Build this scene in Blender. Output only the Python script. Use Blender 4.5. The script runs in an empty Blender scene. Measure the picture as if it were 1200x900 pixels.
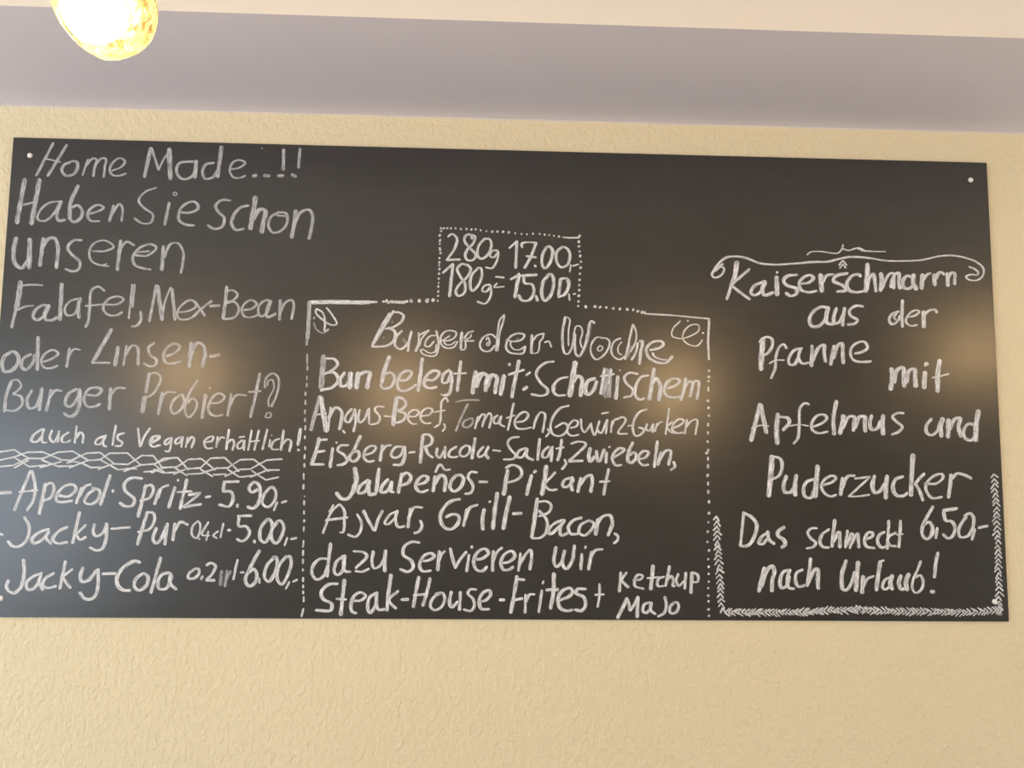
import bpy, bmesh, math, random
from mathutils import Matrix, Vector, noise

# ------------------------------------------------------------------ camera
# board plane = wall plane y = 0; x runs right, z up, the room lies at y < 0
Z0 = 1.85                                   # height of the board's centre
BW, BH = 2.4, 1.1305                        # board size in metres
YAW, PITCH, ROLL = -0.0410, 0.10773, 0.01085
CAM = Vector((-0.0775, -2.10553, Z0 - 0.24135))
FPX = 1034.416                              # focal length in pixels of the 1200x900 frame
ROT = (Matrix.Rotation(YAW, 3, 'Z') @ Matrix.Rotation(PITCH, 3, 'X')
       @ Matrix(((1, 0, 0), (0, 0, -1), (0, 1, 0))) @ Matrix.Rotation(ROLL, 3, 'Z'))
S = bpy.context.scene
C = S.collection
cd = bpy.data.cameras.new('camera'); cam = bpy.data.objects.new('camera', cd); C.objects.link(cam)
cd.sensor_fit = 'HORIZONTAL'; cd.sensor_width = 36.0; cd.lens = 36.0 * FPX / 1200.0
cd.clip_start = 0.02
cam.matrix_world = Matrix.Translation(CAM) @ ROT.to_4x4()
S.camera = cam

# ------------------------------------------------------------------ world, light, exposure
world = bpy.data.worlds.new('sky'); S.world = world; world.use_nodes = True
wb = world.node_tree.nodes['Background']
wb.inputs[0].default_value = (0.62, 0.74, 0.95, 1); wb.inputs[1].default_value = 1.0

def area(name, loc, rot, sx, sy, energy, col):
    l = bpy.data.lights.new(name, 'AREA'); l.shape = 'RECTANGLE'; l.size = sx; l.size_y = sy
    l.energy = energy; l.color = col
    o = bpy.data.objects.new(name, l); C.objects.link(o); o.location = loc; o.rotation_euler = rot
    return o
# daylight: one window read off the board's blue sheen, two added for fill
RX0, RX1, RY, RH = -3.4, 5.2, -8.6, 3.05
WIN = [('L', -6.2, -3.2, 0.6, 2.15), ('L', -2.5, -0.9, 0.6, 2.15), ('R', -3.3, -0.9, 0.6, 2.15)]  # near left and right windows are made up, unseen, to fill the light
WIN_POWER = [88.0, 84.0, 95.0]
for (side, a, b, z0, z1), e in zip(WIN, WIN_POWER):
    if side == 'L':
        area('daylight_and_fill', (RX0 - 0.17, (a + b) / 2, (z0 + z1) / 2), (0, -math.pi / 2, 0), z1 - z0, b - a, e, (0.72, 0.86, 1.0))
    else:
        area('daylight_and_fill', (RX1 + 0.17, (a + b) / 2, (z0 + z1) / 2), (0, math.pi / 2, 0), z1 - z0, b - a, e, (0.86, 0.92, 1.0))  # added fill, no known window on this wall
BULB = 1250.0                                 # brightness of the lamp bulbs
vs = S.view_settings
vs.view_transform = 'Standard'; vs.look = 'None'; vs.gamma = 1.0; vs.use_curve_mapping = False
vs.exposure = 0.14
S.cycles.caustics_reflective = False; S.cycles.caustics_refractive = False

# ------------------------------------------------------------------ helpers
def ray(x, y):
    """direction in the world of photo point (x, y) of the 1200x900 frame"""
    return ROT @ Vector(((x - 600) / FPX, -(y - 450) / FPX, -1.0))
def on_board(x, y, yy=0.0):
    """where on the wall plane a point measured on the photograph lies"""
    r = ray(x, y); t = (yy - CAM.y) / r.y
    p = CAM + r * t
    return (p.x, p.z)

def link(name, me, mat, parent=None):
    if mat is not None: me.materials.append(mat)
    o = bpy.data.objects.new(name, me); C.objects.link(o)
    if parent is not None: o.parent = parent
    return o
def obj(name, bm, mat, parent=None, smooth=False):
    me = bpy.data.meshes.new(name); bm.to_mesh(me); bm.free()
    if smooth:
        for p in me.polygons: p.use_smooth = True
    return link(name, me, mat, parent)
def box(bm, x0, x1, y0, y1, z0, z1):
    v = [bm.verts.new((x, y, z)) for x in (x0, x1) for y in (y0, y1) for z in (z0, z1)]
    for f in ((0, 1, 3, 2), (4, 6, 7, 5), (0, 4, 5, 1), (2, 3, 7, 6), (0, 2, 6, 4), (1, 5, 7, 3)):
        bm.faces.new([v[i] for i in f])
    bmesh.ops.recalc_face_normals(bm, faces=bm.faces[:])
def lathe(bm, prof, seg=24, cx=0, cy=0, cz=0):
    """profile of (radius, z) turned about the z axis"""
    rings = []
    for r, z in prof:
        if r < 1e-6: rings.append([bm.verts.new((cx, cy, cz + z))])
        else: rings.append([bm.verts.new((cx + r * math.cos(2 * math.pi * k / seg), cy + r * math.sin(2 * math.pi * k / seg), cz + z)) for k in range(seg)])
    for a, b in zip(rings, rings[1:]):
        for k in range(seg):
            q = (k + 1) % seg
            vs_ = [a[k % len(a)], a[q % len(a)], b[q % len(b)], b[k % len(b)]]
            u = []
            for w in vs_:
                if w not in u: u.append(w)
            if len(u) > 2: bm.faces.new(u)
    bmesh.ops.recalc_face_normals(bm, faces=bm.faces[:])
def tag(o, label=None, cat=None, group=None, kind=None):
    if label: o['label'] = label
    if cat: o['category'] = cat
    if group: o['group'] = group
    if kind: o['kind'] = kind
    return o

# ------------------------------------------------------------------ materials
def mat(name, col=(.5, .5, .5), rough=.6, spec=.5, metal=0.0):
    m = bpy.data.materials.new(name); m.use_nodes = True
    b = m.node_tree.nodes['Principled BSDF']
    b.inputs['Base Color'].default_value = (*col, 1); b.inputs['Roughness'].default_value = rough
    b.inputs['Specular IOR Level'].default_value = spec; b.inputs['Metallic'].default_value = metal
    return m, m.node_tree, b
def nd(t, kind, **kw):
    n = t.nodes.new(kind)
    for k, v in kw.items():
        if k in n.inputs: n.inputs[k].default_value = v
        else: setattr(n, k, v)
    return n
def math_(t, op, a, b=None, c=None, clamp=False):
    n = t.nodes.new('ShaderNodeMath'); n.operation = op; n.use_clamp = clamp
    for i, v in enumerate((a, b, c)):
        if v is None: continue
        if hasattr(v, 'links'): t.links.new(v, n.inputs[i])
        else: n.inputs[i].default_value = v
    return n.outputs[0]

def plaster(name, col, col2, bump, scale=60.0, stretch=1.0, line=False):
    m, t, b = mat(name, col, .85, .25)
    tc = nd(t, 'ShaderNodeTexCoord'); L = t.links.new
    mp = nd(t, 'ShaderNodeMapping'); L(tc.outputs['Object'], mp.inputs[0]); mp.inputs['Scale'].default_value = (1, 1, stretch)
    if bump:
        n1 = nd(t, 'ShaderNodeTexNoise', Scale=scale, Detail=2.0, Roughness=.6, Distortion=.25); L(mp.outputs[0], n1.inputs[0])
        bp = nd(t, 'ShaderNodeBump', Strength=bump, Distance=.006); L(n1.outputs[0], bp.inputs['Height']); L(bp.outputs[0], b.inputs['Normal'])
    n3 = nd(t, 'ShaderNodeTexNoise', Scale=2.2, Detail=1.0); L(tc.outputs['Object'], n3.inputs[0])
    mx = nd(t, 'ShaderNodeMix', data_type='RGBA'); L(n3.outputs[0], mx.inputs[0])
    mx.inputs[6].default_value = (*col, 1); mx.inputs[7].default_value = (*col2, 1)
    out = mx.outputs[2]
    if line:      # the yellow paint stops a few millimetres short of the soffit in a wavering edge
        sp = nd(t, 'ShaderNodeSeparateXYZ'); L(tc.outputs['Object'], sp.inputs[0])
        n4 = nd(t, 'ShaderNodeTexNoise', Scale=9.0, Detail=4.0); L(tc.outputs['Object'], n4.inputs[0])
        z = math_(t, 'ADD', sp.outputs[2], math_(t, 'MULTIPLY', n4.outputs[0], .010))
        f = math_(t, 'MULTIPLY_ADD', z, 1 / .004, -(HW - .006 + .005) / .004, clamp=True)
        m2 = nd(t, 'ShaderNodeMix', data_type='RGBA'); L(f, m2.inputs[0]); L(out, m2.inputs[6])
        m2.inputs[7].default_value = (.74, .68, .60, 1); out = m2.outputs[2]
    L(out, b.inputs['Base Color'])
    return m
HW = Z0 + .6480          # top of the yellow wall = underside of the soffit
SD = .467                # depth of the soffit
M_wall = plaster('yellow_plaster', (.81, .715, .505), (.78, .68, .465), .9, 70, .75, True)
M_wall2 = plaster('yellow_plaster_side', (.81, .715, .505), (.78, .68, .465), 0)
M_white = plaster('white_plaster', (.80, .76, .71), (.77, .73, .68), 0)
M_lilac = plaster('lilac_grey_paint', (.73, .72, .83), (.69, .68, .79), 0)
M_floor, t, b = mat('floor_boards', (.5, .4, .3), .45)
w = nd(t, 'ShaderNodeTexNoise', Scale=6.0); tc = nd(t, 'ShaderNodeTexCoord'); mp = nd(t, 'ShaderNodeMapping')
mp.inputs['Scale'].default_value = (1, 12, 1); t.links.new(tc.outputs['Object'], mp.inputs[0]); t.links.new(mp.outputs[0], w.inputs[0])
r = nd(t, 'ShaderNodeValToRGB'); r.color_ramp.elements[0].color = (.42, .33, .24, 1); r.color_ramp.elements[1].color = (.56, .46, .35, 1)
t.links.new(w.outputs[0], r.inputs[0]); t.links.new(r.outputs[0], b.inputs['Base Color'])
M_frame, _, _ = mat('white_paint', (.8, .8, .78), .4)
M_glass = bpy.data.materials.new('window_glass'); M_glass.use_nodes = True
t = M_glass.node_tree; t.nodes.clear(); o_ = nd(t, 'ShaderNodeOutputMaterial'); mxs = nd(t, 'ShaderNodeMixShader', Fac=.06)
a_ = nd(t, 'ShaderNodeBsdfTransparent'); g_ = nd(t, 'ShaderNodeBsdfGlossy', Roughness=.02)
t.links.new(a_.outputs[0], mxs.inputs[1]); t.links.new(g_.outputs[0], mxs.inputs[2]); t.links.new(mxs.outputs[0], o_.inputs[0])

# matt slate-black board coating: faint dust clouds, slightly uneven gloss
M_board, t, b = mat('blackboard_coating', (.03, .028, .027), .34, 1.0)
tc = nd(t, 'ShaderNodeTexCoord'); L = t.links.new
n1 = nd(t, 'ShaderNodeTexNoise', Scale=3.5, Detail=5.0, Roughness=.6); L(tc.outputs['Object'], n1.inputs[0])
mp = nd(t, 'ShaderNodeMapping'); mp.inputs['Scale'].default_value = (1.5, 1, 9); L(tc.outputs['Object'], mp.inputs[0])
n2 = nd(t, 'ShaderNodeTexNoise', Scale=4.0, Detail=4.0); L(mp.outputs[0], n2.inputs[0])
f = math_(t, 'MULTIPLY', n1.outputs[0], n2.outputs[0])
mx = nd(t, 'ShaderNodeMix', data_type='RGBA'); L(f, mx.inputs[0])
mx.inputs[6].default_value = (.010, .0095, .0095, 1); mx.inputs[7].default_value = (.044, .040, .038, 1)
L(mx.outputs[2], b.inputs['Base Color'])
L(math_(t, 'MULTIPLY_ADD', n1.outputs[0], .04, .275), b.inputs['Roughness'])
M_edge, _, _ = mat('board_core', (.06, .045, .03), .7)

# chalk: density from the stroke's own dose, thinner at its borders, with grain and streaks along it
M_chalk = bpy.data.materials.new('white_chalk'); M_chalk.use_nodes = True
t = M_chalk.node_tree; b = t.nodes['Principled BSDF']; L = t.links.new
b.inputs['Base Color'].default_value = (.87, .89, .93, 1); b.inputs['Roughness'].default_value = .9; b.inputs['Specular IOR Level'].default_value = .1
uv = nd(t, 'ShaderNodeUVMap', uv_map='stroke'); sp = nd(t, 'ShaderNodeSeparateXYZ'); L(uv.outputs[0], sp.inputs[0])
dose = nd(t, 'ShaderNodeAttribute', attribute_name='dose')
tc = nd(t, 'ShaderNodeTexCoord')
g = nd(t, 'ShaderNodeTexNoise', Scale=330.0, Detail=3.0, Roughness=.6); L(tc.outputs['Object'], g.inputs[0])
mp = nd(t, 'ShaderNodeMapping'); mp.inputs['Scale'].default_value = (3.4, 3.2, 1); L(uv.outputs[0], mp.inputs[0])
s = nd(t, 'ShaderNodeTexNoise', Scale=1.6, Detail=3.0, Roughness=.6, noise_dimensions='2D'); L(mp.outputs[0], s.inputs[0])
d = math_(t, 'ABSOLUTE', math_(t, 'MULTIPLY_ADD', sp.outputs[0], 2.0, -1.0))
d = math_(t, 'ADD', d, math_(t, 'MULTIPLY_ADD', g.outputs[0], .7, -.35))
soft = nd(t, 'ShaderNodeAttribute', attribute_name='soft')
e = nd(t, 'ShaderNodeMapRange', interpolation_type='SMOOTHSTEP'); L(d, e.inputs[0])
L(math_(t, 'MULTIPLY_ADD', soft.outputs['Fac'], -.55, .62), e.inputs[1]); e.inputs[2].default_value = 1.0
e.inputs[3].default_value = 1.0; e.inputs[4].default_value = 0.0
gr = math_(t, 'MULTIPLY_ADD', g.outputs[0], .8, .5)
st = math_(t, 'MULTIPLY_ADD', s.outputs[0], 2.2, -.22)
al = math_(t, 'MULTIPLY', math_(t, 'MULTIPLY', e.outputs[0], dose.outputs['Fac']), math_(t, 'MULTIPLY', gr, st), clamp=True)
L(al, b.inputs['Alpha'])

# ------------------------------------------------------------------ the room
def slab(name, *a, m=None):
    bm = bmesh.new(); box(bm, *a); return tag(obj(name, bm, m), kind='structure')
T = .18
slab('wall_back', RX0 - T, RX1 + T, 0, T, 0, RH, m=M_wall)
slab('floor', RX0 - T, RX1 + T, RY - T, T, -T, 0, m=M_floor)
slab('ceiling', RX0 - T, RX1 + T, RY - T, T, RH, RH + T, m=M_white)
slab('wall_front', RX0 - T, RX1 + T, RY - T, RY, 0, RH, m=M_white)
def wall_with_holes(name, side, holes, m):
    bm = bmesh.new()
    lo, hi = RY, 0.0
    cuts = sorted(holes); cur = lo; pieces = []
    for a, b_, z0, z1 in cuts:
        pieces += [(cur, a, 0, RH), (a, b_, 0, z0), (a, b_, z1, RH)]; cur = b_
    pieces.append((cur, hi, 0, RH))
    for a, b_, z0, z1 in pieces:
        if side == 'L': box(bm, RX0 - T, RX0, a, b_, z0, z1)
        else: box(bm, RX1, RX1 + T, a, b_, z0, z1)
    return tag(obj(name, bm, m), kind='structure')
wall_with_holes('wall_left', 'L', [w_[1:] for w_ in WIN if w_[0] == 'L'], M_wall2)
wall_with_holes('wall_right', 'R', [w_[1:] for w_ in WIN if w_[0] == 'R'], M_wall2)
for i, (side, a, b_, z0, z1) in enumerate(WIN):
    bm = bmesh.new(); fw = .06
    def bb(u0, u1, w0, w1, d0=-.11, d1=-.05):
        if side == 'L': box(bm, RX0 + d0, RX0 + d1, u0, u1, w0, w1)
        else: box(bm, RX1 - d1, RX1 - d0, u0, u1, w0, w1)
    bb(a, a + fw, z0, z1); bb(b_ - fw, b_, z0, z1); bb(a + fw, b_ - fw, z0, z0 + fw); bb(a + fw, b_ - fw, z1 - fw, z1)
    mid = (a + b_) / 2; bb(mid - .03, mid + .03, z0 + fw, z1 - fw)
    wo = tag(obj('window_%d' % (i + 1), bm, M_frame), kind='structure')  # near left and right frames go with the added fill lights
    for u0, u1 in ((a + fw, mid - .03), (mid + .03, b_ - fw)):
        bm = bmesh.new(); bb(u0, u1, z0 + fw, z1 - fw, -.083, -.077); obj('pane', bm, M_glass, wo)
# dropped soffit along the board wall: lilac-grey underside, white face towards the room
bm = bmesh.new(); box(bm, RX0, RX1, -SD, 0, HW, RH)
for f_ in bm.faces: f_.material_index = 1 if f_.normal.z < -.6 else 0
so = obj('trim_1', bm, M_white); so.data.materials.append(M_lilac)
tag(so, 'dropped soffit above the board wall with lilac-grey underside', kind='structure')

# ------------------------------------------------------------------ the board
board = bpy.data.objects.new('chalkboard', None); C.objects.link(board); board.location = (0, 0, Z0 - BH / 2)
tag(board, 'large unframed blackboard with white handwritten menu fixed to the yellow wall', 'chalkboard')
BT = .006
bm = bmesh.new(); box(bm, -BW / 2, BW / 2, -BT, -.0005, 0, BH)
bmesh.ops.bevel(bm, geom=bm.edges[:], offset=.0007, segments=2, affect='EDGES')
for f_ in bm.faces: f_.material_index = 0 if f_.normal.y < -.9 else 1
p_ = obj('panel', bm, M_board, board); p_.data.materials.append(M_edge)
M_cap, _, _ = mat('white_plastic', (.9, .9, .88), .3)
capbm = bmesh.new()
lathe(capbm, [(0, .0052), (.003, .0048), (.0052, .0034), (.0062, .0015), (.0064, 0), (0, 0)], 20)
capme = bpy.data.meshes.new('screw_cap'); capbm.to_mesh(capme); capbm.free(); capme.materials.append(M_cap)
for p in capme.polygons: p.use_smooth = True
for x, y in ((35.3, 182.3), (1137.3, 211), (1.2, 701), (1165.3, 705)):
    o = bpy.data.objects.new('screw_cap', capme); C.objects.link(o); o.parent = board
    q = on_board(x, y, -BT); o.location = (q[0], -BT, q[1] - (Z0 - BH / 2)); o.rotation_euler = (math.pi / 2, 0, 0)

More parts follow.
